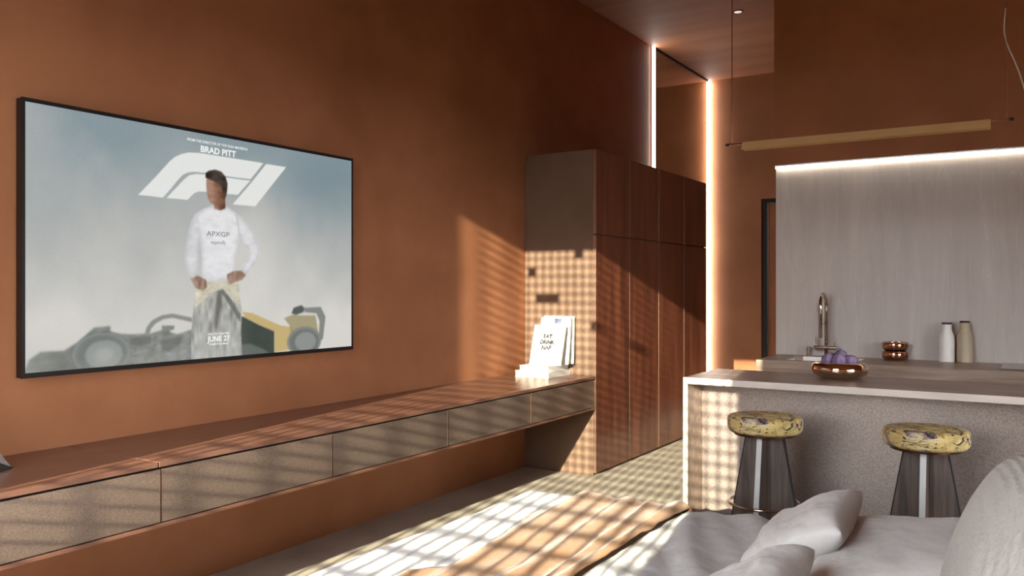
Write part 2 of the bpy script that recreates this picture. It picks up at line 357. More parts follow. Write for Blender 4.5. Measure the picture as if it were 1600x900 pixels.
# ================================================================== TELEVISION
TY0, TY1, TZ0, TZ1, TX = 1.794, 3.647, 1.064, 2.135, -3.392
tv = thing('television', 'large black-framed television on the terracotta wall showing a figure and racing car', 'television', (XT+0.002, (TY0+TY1)/2, TZ0-0.02))
b = box(XT+0.002, TX-0.004, TY0-0.012, TY1+0.012, TZ0-0.018, TZ1+0.014, 0.002)
obj('casing', b, M_black, tv)
b = bmesh.new()
box(TX-0.004, TX+0.003, TY0-0.014, TY0, TZ0-0.02, TZ1+0.016, bm=b); box(TX-0.004, TX+0.003, TY1, TY1+0.012, TZ0-0.02, TZ1+0.016, bm=b)
box(TX-0.004, TX+0.003, TY0, TY1, TZ0-0.02, TZ0, bm=b); box(TX-0.004, TX+0.003, TY0, TY1, TZ1, TZ1+0.016, bm=b)
obj('bezel', b, M_black, tv)
PIC_POLY = {
 'logo_a': [(0.2655,0.3016),(0.3092,0.2241),(0.3513,0.1447),(0.3664,0.1223),(0.3848,0.1055),(0.4053,0.0943),(0.4371,0.0887),(0.5499,0.0878),(0.6481,0.0887),(0.6033,0.1737),(0.5499,0.1755),(0.4479,0.1737),(0.4215,0.1755),(0.4026,0.183),(0.3896,0.1942),(0.3767,0.2166),(0.354,0.2624),(0.3324,0.3025)],
 'logo_b': [(0.3427,0.3025),(0.3691,0.2558),(0.3923,0.2148),(0.408,0.1933),(0.4263,0.1839),(0.4533,0.1811),(0.5262,0.1811),(0.6023,0.1811),(0.5796,0.2194),(0.5596,0.2549),(0.5035,0.2558),(0.4593,0.2568),(0.4371,0.2596),(0.4236,0.268),(0.4134,0.2838),(0.4031,0.3016)],
 'logo_c': [(0.6573,0.0906),(0.7312,0.0896),(0.619,0.2997),(0.5429,0.3007),(0.6033,0.1942)],
 'hair': [(0.4571,0.1737),(0.4674,0.1615),(0.4868,0.1522),(0.5062,0.1578),(0.5197,0.1774),(0.5262,0.2082),(0.5246,0.2493),(0.5181,0.282),(0.5116,0.2558),(0.5084,0.2297),(0.4981,0.2148),(0.4808,0.2045),(0.4647,0.197),(0.4571,0.1951)],
 'face': [(0.4603,0.1905),(0.4593,0.2166),(0.4598,0.2446),(0.4614,0.268),(0.4657,0.2913),(0.4733,0.3044),(0.4835,0.3091),(0.4835,0.3287),(0.5035,0.3343),(0.5197,0.3221),(0.5186,0.2829),(0.5148,0.2474),(0.5084,0.212),(0.4922,0.1923),(0.4754,0.1886)],
 'torso': [(0.4798,0.3175),(0.5035,0.3277),(0.524,0.3147),(0.5559,0.3436),(0.5764,0.3735),(0.5672,0.4416),(0.5569,0.5079),(0.551,0.5742),(0.5472,0.6489),(0.4468,0.662),(0.4447,0.5472),(0.4404,0.4687),(0.4344,0.422),(0.4263,0.3679),(0.4533,0.3324)],
 'arm_l': [(0.4479,0.3361),(0.4236,0.3613),(0.4118,0.4006),(0.4026,0.4566),(0.3961,0.5191),(0.395,0.5658),(0.401,0.62),(0.4139,0.6508),(0.4328,0.6387),(0.436,0.5789),(0.4371,0.5163),(0.4425,0.4528),(0.4479,0.3884)],
 'arm_r': [(0.5499,0.3371),(0.5764,0.3613),(0.6033,0.4043),(0.6206,0.4528),(0.6346,0.5154),(0.6233,0.563),(0.5882,0.6228),(0.5688,0.605),(0.5904,0.5565),(0.6001,0.5219),(0.5823,0.4855),(0.5629,0.4416),(0.5559,0.3847)],
 'hand_l': [(0.4118,0.6461),(0.4344,0.6312),(0.4593,0.6499),(0.462,0.6816),(0.4479,0.6975),(0.4263,0.6853)],
 'hand_r': [(0.5235,0.6246),(0.544,0.6088),(0.5704,0.605),(0.5882,0.6246),(0.5737,0.648),(0.5499,0.6611),(0.5321,0.6695),(0.5262,0.6489)],
 'waist': [(0.4328,0.6704),(0.4814,0.6443),(0.5499,0.6405),(0.564,0.6797),(0.5688,0.7628),(0.544,0.7451),(0.5094,0.6881),(0.4814,0.704),(0.4371,0.7591),(0.4226,0.774),(0.4263,0.704)],
 'pants': [(0.4263,0.7115),(0.4814,0.6797),(0.5148,0.6713),(0.5591,0.6965),(0.5737,0.7796),(0.571,0.8954),(0.5737,1.0149),(0.4139,1.0065),(0.4139,0.8833),(0.4204,0.774)],
 'pants_dark': [(0.4943,0.6956),(0.5105,0.6956),(0.5057,0.7768),(0.4943,0.8571),(0.4879,0.8889),(0.4857,0.8403),(0.4879,0.76)],
 'pants_fold': [(0.5127,0.6797),(0.5499,0.7619),(0.5688,0.8086),(0.5688,0.845),(0.538,0.7778),(0.5057,0.704)],
 'car_body': [(-0.0027,1.0037),(0.0086,0.9542),(0.0335,0.9253),(0.0858,0.9262),(0.1155,0.8964),(0.136,0.8683),(0.1538,0.8422),(0.1943,0.8375),(0.1943,0.859),(0.2202,0.8711),(0.2536,0.8758),(0.2995,0.8758),(0.3351,0.8618),(0.3718,0.8852),(0.4161,0.8674),(0.4161,1.0056),(0.2536,1.0112),(0.1155,1.0093)],
 'car_dark1': [(0.0086,0.9542),(0.0335,0.9253),(0.0858,0.9262),(0.1155,0.901),(0.1155,1.0009),(0.0621,1.0019),(0.0065,0.9972)],
 'car_mark': [(0.2423,0.8908),(0.2995,0.888),(0.2995,0.9178),(0.2704,0.9216),(0.245,0.9178)],
 'car_mark2': [(0.3233,0.9066),(0.3907,0.8945),(0.3783,0.9309),(0.3475,0.9599),(0.3292,0.944)],
 'halo': [(0.2833,0.8758),(0.2876,0.8497),(0.3022,0.8217),(0.3292,0.8011),(0.3594,0.7955),(0.4161,0.8161),(0.4161,0.8357),(0.3594,0.8133),(0.3341,0.8179),(0.3125,0.8347),(0.2995,0.8571),(0.2963,0.8768)],
 'cockpit': [(0.3292,0.845),(0.3643,0.8469),(0.3643,0.8637),(0.3524,0.8674),(0.3524,0.8833),(0.34,0.8824),(0.34,0.8665),(0.3292,0.8618)],
 'car_green': [(0.5623,0.8133),(0.5877,0.8245),(0.6325,0.8609),(0.687,0.8926),(0.687,1.0009),(0.5591,1.0065),(0.5661,0.8982)],
 'car_yellow': [(0.5747,0.7965),(0.6098,0.8049),(0.6708,0.8441),(0.7107,0.8693),(0.7555,0.8814),(0.7512,0.9907),(0.687,0.9981),(0.687,0.8973),(0.64,0.8655),(0.5845,0.8254)],
 'wing_a': [(0.7226,0.8347),(0.7593,0.817),(0.7847,0.8235),(0.8451,0.8263),(0.8581,0.9216),(0.8451,0.9542),(0.7512,0.9346),(0.7431,0.8693)],
 'wing_b': [(0.7512,0.8114),(0.7593,0.7843),(0.789,0.7722),(0.8014,0.7862),(0.7971,0.8077),(0.7679,0.8198)],
 'wing_c': [(0.7971,0.7862),(0.8672,0.7834),(0.8867,0.8357),(0.8759,0.9514),(0.8581,0.9552),(0.8624,0.8553),(0.8494,0.8151),(0.8014,0.8077)],
 'rim_shadow': [(0.5623,0.9486),(0.6028,0.9477),(0.6481,0.9776),(0.6708,1.0009),(0.5591,1.0084)],
}
PIC_ELL = {'wheel_f': (0.1743, 0.9468, 0.0707, 0.0859), 'hub_f': (0.1797, 0.9496, 0.0459, 0.057), 'cap_f': (0.1797, 0.9514, 0.0227, 0.0289), 'wheel_r': (0.8014, 0.9552, 0.0664, 0.0738), 'hub_r': (0.8057, 0.9561, 0.0421, 0.0485)}

NX, NZ = 600, 348
def paint():
    W, Hh = NX, NZ
    uu, vv = np.meshgrid((np.arange(W)+0.5)/W, (np.arange(Hh)+0.5)/Hh)
    rng = np.random.default_rng(3)
    def blur(a, s):
        r = int(3*s)+1; k = np.exp(-0.5*(np.arange(-r, r+1)/s)**2); k /= k.sum()
        a = np.pad(a, ((r, r), (r, r)), mode='edge')
        a = np.apply_along_axis(lambda m_: np.convolve(m_, k, 'valid'), 0, a)
        return np.apply_along_axis(lambda m_: np.convolve(m_, k, 'valid'), 1, a)
    def cloud(n, s):
        g = rng.standard_normal((n, n*2))
        yi = np.linspace(0, n-1.001, Hh); xi = np.linspace(0, n*2-1.001, W)
        y0 = yi.astype(int); x0 = xi.astype(int); fy = (yi-y0)[:, None]; fx = (xi-x0)[None, :]
        fy = fy*fy*(3-2*fy); fx = fx*fx*(3-2*fx)
        return s*((g[y0][:, x0]*(1-fx)+g[y0][:, x0+1]*fx)*(1-fy)+(g[y0+1][:, x0]*(1-fx)+g[y0+1][:, x0+1]*fx)*fy)
    fog = cloud(3, 0.5)+cloud(6, 0.3)+cloud(12, 0.15)+cloud(24, 0.07)
    def mask(poly, soft=0.8):
        p = np.array(poly); out = np.zeros((Hh, W))
        SS = 3
        x0 = max(0, int(p[:, 0].min()*W)-2); x1 = min(W, int(p[:, 0].max()*W)+3); y0 = max(0, int(p[:, 1].min()*Hh)-2); y1 = min(Hh, int(p[:, 1].max()*Hh)+3)
        if x1 <= x0 or y1 <= y0: return out
        X, Y = np.meshgrid((np.arange((x1-x0)*SS)+0.5)/SS+x0, (np.arange((y1-y0)*SS)+0.5)/SS+y0)
        X /= W; Y /= Hh; ins = np.zeros(X.shape, bool); n = len(p)
        for i in range(n):
            ax, ay = p[i]; bx_, by = p[(i+1) % n]
            if ay == by: continue
            c = ((ay > Y) != (by > Y)) & (X < (bx_-ax)*(Y-ay)/(by-ay)+ax); ins ^= c
        out[y0:y1, x0:x1] = ins.reshape(y1-y0, SS, x1-x0, SS).mean((1, 3))
        return blur(out, soft) if soft else out
    def ell(k, soft=0.8):
        cx, cy_, rx, ry = PIC_ELL[k]
        return blur((((uu-cx)/rx)**2+((vv-cy_)/ry)**2 < 1).astype(float), soft)
    col = lambda *c: np.array(c, float)/255
    # hazy sky: blue grey above, pale fog below
    top = col(138, 153, 159); mid = col(178, 180, 178); low = col(216, 213, 207)
    t = np.clip(vv*1.15 + 0.16*fog - 0.30*np.clip(uu-0.55, 0, 1)*(1-vv) + 0.10*np.clip(0.6-uu, 0, 1), 0, 1)[..., None]
    img = np.where(t < 0.45, top+(mid-top)*(t/0.45), mid+(low-mid)*((t-0.45)/0.55))
    dk = np.exp(-(((uu-0.92)/0.16)**2+((vv-0.16)/0.22)**2))[..., None]; img = img*(1-0.30*dk) + col(92, 116, 128)*0.30*dk
    def over(m_, c, a=1.0):
        nonlocal img
        c = np.asarray(c); m_ = (m_*a)[..., None]; img = img*(1-m_) + c*m_
    def aniso(ny, nx):
        g = rng.standard_normal((ny, nx)); yi = np.linspace(0, ny-1.001, Hh); xi = np.linspace(0, nx-1.001, W)
        y0 = yi.astype(int); x0 = xi.astype(int); fy = (yi-y0)[:, None]; fx = (xi-x0)[None, :]; fy = fy*fy*(3-2*fy); fx = fx*fx*(3-2*fx)
        return (g[y0][:, x0]*(1-fx)+g[y0][:, x0+1]*fx)*(1-fy)+(g[y0+1][:, x0]*(1-fx)+g[y0+1][:, x0+1]*fx)*fy
    fold = (0.7*aniso(22, 90)+0.5*aniso(40, 170))[..., None]
    fold2 = (0.8*aniso(60, 50)+0.4*aniso(120, 110))[..., None]
    # racing car in the haze
    streak = (0.5+0.5*np.sin(uu*160+6*fog))[..., None]*0.10
    over(mask(PIC_POLY['car_body'], 1.2), col(128, 132, 127)-streak*0.5+0.04*fold2, 0.92)
    over(mask(PIC_POLY['car_dark1'], 2.0), col(108, 112, 106), 0.6)
    over(mask(PIC_POLY['car_mark'], 1.2), col(92, 94, 92), 0.55); over(mask(PIC_POLY['car_mark2'], 1.5), col(92, 94, 92), 0.6)
    over(mask(PIC_POLY['halo'], 0.9), col(128, 130, 126), 0.85); over(mask(PIC_POLY['cockpit'], 0.9), col(110, 112, 108), 0.8)
    over(mask(PIC_POLY['car_green'], 0.9), col(52, 62, 56)+0.04*fog[..., None], 0.95)
    over(mask(PIC_POLY['rim_shadow'], 1.5), col(120, 124, 120), 0.6)
    over(mask(PIC_POLY['car_yellow'], 0.9), col(196, 170, 108), 0.9)
    over(mask(PIC_POLY['wing_a'], 1.0), col(150, 138, 96), 0.75); over(mask(PIC_POLY['wing_b'], 1.0), col(70, 78, 72), 0.9); over(mask(PIC_POLY['wing_c'], 1.0), col(118, 122, 116), 0.85)
    for wname, hub, cap in (('wheel_f', 'hub_f', 'cap_f'), ('wheel_r', 'hub_r', None)):
        over(ell(wname, 1.2), col(102, 108, 105), 0.95)
        over(np.clip(ell(wname, 1.0)-blur(ell(wname, 1.0), 5), 0, 1), col(186, 188, 184), 0.9)
        over(ell(hub, 1.5), col(146, 150, 147), 0.9)
        if cap: over(ell(cap, 3.0), col(168, 170, 166), 0.8)
    haze = np.clip((vv-0.80)/0.25, 0, 1)*np.clip(0.9-uu*1.1, 0, 1)*(0.6+0.5*fog); over(np.clip(haze, 0, 0.45), col(190, 190, 184))
    # emblem
    for k in ('logo_a', 'logo_b', 'logo_c'): over(mask(PIC_POLY[k], 0.45), col(232, 233, 230), 0.97)
    # standing figure
    mp = mask(PIC_POLY['pants'], 0.7); over(mp, col(170, 170, 164)-0.06*fold+0.03*fog[..., None])
    over(mp*np.clip((vv-0.9)*8, 0, 1), col(196, 198, 194), 0.5)
    over(mask(PIC_POLY['pants_dark'], 2.2), col(84, 84, 78), 0.75); over(mask(PIC_POLY['pants_fold'], 1.2), col(72, 74, 72), 0.6)
    over(mask(PIC_POLY['waist'], 0.8), col(204, 198, 178)-0.05*fold2)
    for k, sh in (('arm_l', 0.06), ('torso', 0.0), ('arm_r', 0.03)):
        mk = mask(PIC_POLY[k], 0.6); edge = np.clip(mk-blur(mk, 4.0), 0, 1)
        over(mk, col(228, 227, 229)-sh-0.022*fold2); over(edge, col(150, 150, 156), 0.75)
    for k in ('hand_l', 'hand_r'):
        mk = mask(PIC_POLY[k], 0.7); over(mk, col(158, 130, 114)-0.08*fold)
    mk = mask(PIC_POLY['face'], 0.7); over(mk, col(166, 128, 108)-0.24*np.clip((uu-0.478)*26, 0, 1)[..., None]-0.04*fold2)
    mk = mask(PIC_POLY['hair'], 0.7); over(mk, col(56, 45, 38)+0.06*fold2+0.03*fold)
    img = img + 0.010*rng.standard_normal(img.shape)
    return np.clip(img, 0, 1)
def screen_mesh():
    img = paint()
    lin = np.where(img <= 0.04045, img/12.92, ((img+0.055)/1.055)**2.4)
    nx, nz = NX, NZ
    gy = np.linspace(TY0, TY1, nx); gz = np.linspace(TZ1, TZ0, nz)
    base = tv.location
    co = np.zeros((nz, nx, 3), np.float32); co[..., 0] = TX - base[0]; co[..., 1] = gy[None, :] - base[1]; co[..., 2] = gz[:, None] - base[2]
    idx = np.arange(nx*nz).reshape(nz, nx)
    q = np.stack([idx[1:, :-1], idx[1:, 1:], idx[:-1, 1:], idx[:-1, :-1]], -1).reshape(-1, 4)
    me = bpy.data.meshes.new('screen'); me.vertices.add(nx*nz); me.vertices.foreach_set('co', co.ravel())
    nq = len(q); me.loops.add(nq*4); me.loops.foreach_set('vertex_index', q.ravel().astype(np.int32))
    me.polygons.add(nq); me.polygons.foreach_set('loop_start', np.arange(0, nq*4, 4, dtype=np.int32)); me.update(calc_edges=True)
    ca = me.color_attributes.new('picture', 'FLOAT_COLOR', 'POINT')
    rgba = np.ones((nz*nx, 4), np.float32); rgba[:, :3] = lin.reshape(-1, 3); ca.data.foreach_set('color', rgba.ravel())
    m, nt, bs = new_mat('screen_picture'); at = nt.nodes.new('ShaderNodeAttribute'); at.attribute_name = 'picture'
    bs.inputs['Base Color'].default_value = (0.01, 0.01, 0.01, 1); bs.inputs['Roughness'].default_value = 0.25; bs.inputs['Specular IOR Level'].default_value = 0.15
    nt.links.new(at.outputs['Color'], bs.inputs['Emission Color']); bs.inputs['Emission Strength'].default_value = 0.95
    me.materials.append(m); me.validate()
    o = bpy.data.objects.new('screen', me); C.objects.link(o); o.parent = tv
    return o
scr = screen_mesh(); scr['label'] = 'bright screen picture of a standing figure before a racing car'
M_let = emit('screen_lettering_white', (0.9, 0.9, 0.88, 1), 0.95); M_let.node_tree.nodes['Principled BSDF'].inputs['Base Color'].default_value = (0.02, 0.02, 0.02, 1)
M_letd = emit('screen_lettering_dark', (0.16, 0.16, 0.17, 1), 0.95); M_letd.node_tree.nodes['Principled BSDF'].inputs['Base Color'].default_value = (0.02, 0.02, 0.02, 1)
def scr_text(body, u, v, size, width, m, bold=0.0):
    wy = TY1-TY0
    text_mesh('lettering', body, size, m, tv, (TX+0.0012, TY0+u*wy, TZ1-v*(TZ1-TZ0)), (0, 1, 0), (0, 0, 1), bold, width*wy)
scr_text('FROM THE DIRECTOR OF TOP GUN: MAVERICK', 0.497, 0.036, 0.0175, 0.192, M_let, 0.0003)
scr_text('BRAD PITT', 0.497, 0.069, 0.041, 0.112, M_let, 0.0014)
scr_text('APXGP', 0.496, 0.443, 0.034, 0.072, M_letd)
scr_text('expensify', 0.496, 0.480, 0.028, 0.046, M_letd)
scr_text('ONLY IN THEATERS', 0.498, 0.894, 0.0145, 0.070, M_let, 0.0003)
scr_text('JUNE 27', 0.498, 0.917, 0.036, 0.072, M_let, 0.0012)
scr_text('FILMED FOR IMAX', 0.498, 0.940, 0.013, 0.060, M_let, 0.0003)

# ================================================================== MIRROR AND LIGHT STRIPS
mr = thing('wall_mirror', 'tall bronze mirror panel between two white light strips beyond the wardrobe', 'mirror', (XT, 9.07, 0))
obj('glass', box(XT+0.001, XT+0.012, 8.235, 9.915, 0.02, ZC-0.022), M_mirror, mr)
obj('frame', box(XT+0.001, XT+0.02, 8.235, 9.915, ZC-0.022, ZC-0.002), M_dark, mr)
def strip(label, y0, y1):
    t = thing('light_strip', label, 'light strip', (XT, (y0+y1)/2, 0), 'vertical light strips beside the mirror')
    obj('channel', box(XT+0.001, XT+0.012, y0-0.006, y1+0.006, 0.005, ZC-0.003), M_alu, t)
    obj('diffuser', box(XT+0.0125, XT+0.026, y0, y1, 0.01, ZC-0.006), M_led, t)
strip('white vertical light strip rising from behind the wardrobe top', 8.175, 8.222)
strip('long white vertical light strip in the far corner beside the wardrobe', 9.885, 9.93)
kl = thing('light_strip', 'warm horizontal light strip along the top of the grey stone backsplash', 'light strip', (0.8, YK, 2.27))
obj('channel', box(KX+0.004, XR-0.01, YK-0.036, YK+0.028, 2.2785, 2.2885), M_alu, kl)
obj('diffuser', box(KX+0.006, XR-0.012, YK-0.03, YK-0.006, 2.264, 2.278), M_ledw, kl)
sp = thing('downlight', 'small round recessed downlight in the brown ceiling', 'downlight', (-2.343, 7.575, ZC))
obj('trim_ring', lathe([(0.034, ZC-0.0005), (0.05, ZC-0.0005), (0.05, ZC-0.006), (0.034, ZC-0.006), (0.034, ZC-0.0005)], -2.343, 7.575, 28), M_darkrod, sp, auto=40)
obj('lens', lathe([(0, ZC-0.005), (0.034, ZC-0.005), (0.034, ZC-0.001), (0, ZC-0.001)], -2.343, 7.575, 28), M_spot, sp)

# ================================================================== KITCHEN
CT = 0.92
IX0, IX1, IY0, IY1 = -1.64, 1.1, 4.337, 4.91
isl = thing('kitchen_island', 'taupe kitchen island with overhanging grained top and speckled front panel', 'island', (-0.3, 4.6, 0))
wt = obj('worktop', box(IX0, IX1, IY0+0.003, IY1, CT-0.034, CT, 0.001), M_stone, isl)
obj('lit_edge', box(IX0, IX1, IY0, IY0+0.0028, CT-0.034, CT-0.0005), M_lit_edge, wt)  # window light on the front edge, painted as a paler strip
ep = obj('end_panel', box(IX0, IX0+0.026, IY0+0.003, IY1, 0, CT-0.0345, 0.001), M_stone, isl)
obj('lit_edge', box(IX0, IX0+0.026, IY0, IY0+0.0028, 0, CT-0.0345), M_lit_edge, ep)  # same painted window light on the front of the end panel
obj('end_panel', box(IX1-0.026, IX1, IY0, IY1, 0, CT-0.0345, 0.002), M_stone, isl)
obj('front_panel', box(IX0+0.0265, IX1-0.0265, 4.566, IY1-0.01, 0, CT-0.035), M_island, isl)
BY0 = 5.667
SX0, SX1, SY0, SY1 = -1.50, -1.02, 5.76, 6.13
bc = thing('kitchen_counter', 'taupe kitchen counter along the stone backsplash with a white sink', 'counter', (-0.3, 5.95, 0))
obj('cabinet_body', box(KX+0.03, XR-0.3, BY0+0.02, YK-0.001, 0.08, 0.66), M_island, bc)
b = box(KX+0.02, SX0, BY0, YK-0.001, CT-0.12, CT); box(SX1, XR-0.28, BY0, YK-0.001, CT-0.12, CT, bm=b)
box(SX0, SX1, BY0, SY0, CT-0.12, CT, bm=b); box(SX0, SX1, SY1, YK-0.001, CT-0.12, CT, bm=b)
obj('worktop', b, M_stone, bc)
obj('cabinet_front', box(KX+0.03, XR-0.3, BY0+0.02, YK-0.001, 0.661, CT-0.121), M_stone, bc)
b = box(SX0+0.07, SX1, SY1-0.012, SY1-0.001, CT-0.118, CT-0.002); box(SX0+0.001, SX0+0.012, SY0+0.001, SY1-0.001, CT-0.118, CT-0.012, bm=b)
box(SX1-0.012, SX1-0.001, SY0+0.001, SY1-0.013, CT-0.118, CT-0.004, bm=b); box(SX0+0.012, SX1-0.012, SY0+0.001, SY0+0.012, CT-0.118, CT-0.012, bm=b)
box(SX0+0.012, SX1-0.012, SY0+0.012, SY1-0.013, CT-0.118, CT-0.108, bm=b)
obj('sink_basin', b, M_white, bc)
hb = tag(obj('induction_hob', box(-0.215, 0.6, 5.72, 6.19, CT+0.0005, CT+0.007, 0.002), M_hob), 'flat grey glass hob on the counter right of the bottles', 'hob')
# tap
fx, fy = -1.283, 6.165
tp = thing('kitchen_tap', 'tall polished nickel tap with a hooped spout behind the sink', 'tap', (fx, fy, CT))
pts = [(fx, fy, CT), (fx, fy, 1.27)] + [(fx, fy-0.09+0.09*math.cos(a), 1.27+0.088*math.sin(a)) for a in np.linspace(0.15, math.pi, 14)] + [(fx, fy-0.18, 1.06)]
obj('spout', tube(pts, 0.0125, 14), M_chrome, tp, smooth=True)
obj('support', tube([(fx, fy-0.006, 1.155), (fx, fy-0.172, 1.155)], 0.004, 8), M_chrome, tp, smooth=True)
obj('mixer_bar', tube([(fx-0.078, fy-0.02, 0.985), (fx+0.07, fy-0.02, 0.985)], 0.0135, 14), M_chrome, tp, auto=40)
for hx, hh in ((fx-0.062, 0.06), (fx+0.058, 0.045)):
    obj('handle', tube([(hx, fy-0.02, 0.993), (hx, fy-0.02, 0.993+hh)], 0.006, 10), M_chrome, tp, auto=40)
sd = thing('soap_dispenser', 'short dark metal soap dispenser beside the tap', 'dispenser', (-1.402, 6.165, CT))
obj('body', lathe([(0, CT), (0.015, CT), (0.015, CT+0.05), (0, CT+0.05)], -1.402, 6.165, 20), M_chrome, sd, auto=40)
obj('pump', lathe([(0, CT+0.0502), (0.012, CT+0.0502), (0.012, CT+0.066), (0, CT+0.066)], -1.402, 6.165, 20), M_chrome, sd, auto=40)
# copper cups
def cup(z, label):
    p = [(0, z), (0.06, z), (0.078, z+0.012), (0.083, z+0.03), (0.083, z+0.05), (0.079, z+0.058), (0.073, z+0.058), (0.073, z+0.02), (0.05, z+0.01), (0, z+0.01)]
    o = tag(obj('copper_bowl', lathe(p, -0.835, 6.125, 44), M_copper, smooth=True), label, 'bowl', 'stacked copper bowls')
cup(CT+0.0005, 'shiny copper bowl on the counter, lower of the stack'); cup(CT+0.062, 'shiny copper bowl on the counter, upper of the stack')
def bottle(x, y, h, m, label):
    t = thing('bottle', label, 'bottle', (x, y, CT))
    k = h/0.25; z = CT+0.0005
    p = [(0, z), (0.042, z), (0.046, z+0.004), (0.046, z+0.15*k), (0.043, z+0.17*k), (0.033, z+0.192*k), (0.030, z+0.205*k), (0.030, z+0.238*k), (0, z+0.238*k)]
    obj('body', lathe(p, x, y, 36), m, t, auto=35)
    obj('stopper', lathe([(0, z+0.2382*k), (0.029, z+0.2382*k), (0.029, z+0.25*k), (0, z+0.25*k)], x, y, 30), M_cap, t, auto=35)
bottle(-0.530, 6.14, 0.256, M_white, 'white ceramic bottle with dark stopper on the counter')
bottle(-0.427, 6.15, 0.268, M_beige, 'beige ceramic bottle with dark stopper beside the white one')
# bowl with figs on the island
bx_, by_ = -0.915, 4.73
z = CT+0.0005
prof = [(0, z), (0.07, z), (0.105, z+0.006), (0.132, z+0.022), (0.144, z+0.045), (0.140, z+0.068), (0.125, z+0.083), (0.108, z+0.087), (0.098, z+0.082), (0.096, z+0.07), (0.09, z+0.05), (0.06, z+0.035), (0, z+0.032)]
tag(obj('fruit_bowl', lathe(prof, bx_, by_, 56), M_goldbowl, smooth=True), 'shiny champagne-coloured round bowl holding figs on the island', 'bowl')
def fig(dx, dy, dz, r, tilt, az, label):
    zc = z+dz
    t = thing('fig', label, 'fruit', (bx_+dx, by_+dy, zc), 'purple figs in the shiny bowl')
    R = Matrix.Rotation(az, 4, 'Z') @ Matrix.Rotation(tilt, 4, 'X')
    prof = [(0, -r)] + [(r*math.sin(a)*(1-0.10*max(0, -math.cos(a))), -r*math.cos(a)*(1 if math.cos(a) > 0 else 1.12)) for a in np.linspace(0.25, 2.75, 12)] + [(0.2*r, 1.08*r), (0, 1.10*r)]
    bm = lathe([(p[0], p[1]) for p in prof], 0, 0, 24)
    for v in bm.verts: v.co *= 1+0.03*noise.noise(v.co*60+Vector((dx*90, dy*90, 0)))
    bmesh.ops.transform(bm, matrix=Matrix.Translation((bx_+dx, by_+dy, zc)) @ R, verts=bm.verts)
    obj('flesh', bm, M_fig, t, smooth=True)
    bm = lathe([(0, 1.03*r), (0.30*r, 1.04*r), (0.24*r, 1.14*r), (0.36*r, 1.24*r), (0, 1.18*r)], 0, 0, 12)
    bmesh.ops.transform(bm, matrix=Matrix.Translation((bx_+dx, by_+dy, zc)) @ R, verts=bm.verts)
    obj('stem', bm, M_figt, t, smooth=True)
fig(-0.052, -0.03, 0.097, 0.036, 0.5, 1.8, 'purple fig at the left of the shiny bowl')
fig(0.004, -0.045, 0.096, 0.038, 0.3, 0.2, 'large purple fig at the front middle of the shiny bowl')
fig(-0.002, 0.028, 0.112, 0.036, 0.2, 2.5, 'purple fig on top at the back of the shiny bowl')
fig(0.060, -0.012, 0.094, 0.033, 0.9, -1.2, 'dark purple fig right of middle in the shiny bowl')
fig(0.056, 0.05, 0.090, 0.030, 0.7, -0.6, 'small purple fig at the right of the shiny bowl')
fig(-0.05, 0.043, 0.092, 0.031, 0.6, 2.2, 'purple fig at the back left of the shiny bowl')

# ================================================================== PENDANT LAMP
PY, PZ = 4.62, 2.196
pl = thing('pendant_lamp', 'long slim brass linear pendant lamp hanging above the island', 'lamp', (-0.8, PY, PZ))
obj('rod', tube([(-1.478, PY, PZ), (-0.135, PY, PZ)], 0.0055, 12), M_rod, pl, smooth=True)
for x0, x1 in ((-1.497, -1.478), (-0.135, -0.116)):
    obj('end_cap', tube([(x0, PY, PZ), (x1, PY, PZ)], 0.0075, 12), M_darkrod, pl, auto=40)
sh = [(PY-0.004, PZ+0.008), (PY+0.004, PZ+0.008), (PY+0.030, PZ-0.036), (PY+0.026, PZ-0.0375), (PY, PZ+0.0), (PY-0.026, PZ-0.0375), (PY-0.030, PZ-0.036)]
obj('shade', prism(sh, 'x', -1.402, -0.212), M_brass, pl)
for x in (-1.462, -0.147):
    obj('cable', tube([(x, PY, PZ+0.005), (x, PY, ZC)], 0.0028, 6), M_rod, pl)
cb = [(-0.155, PY, 2.60), (-0.147, PY, 2.56), (-0.134, PY, 2.52), (-0.118, PY, 2.48), (-0.095, PY, 2.41), (-0.078, PY, 2.345), (-0.060, PY, 2.27), (-0.035, PY, 2.22), (0.0, PY, 2.21), (0.04, PY, 2.26), (0.07, PY, 2.40), (0.08, PY, 2.9), (0.08, PY, ZC)]
obj('power_cord', tube([(-0.149, PY-0.004, 2.72), (-0.155, PY-0.003, 2.67), (-0.157, PY-0.002, 2.63)] + cb, 0.003, 8), M_cable, pl, smooth=True)

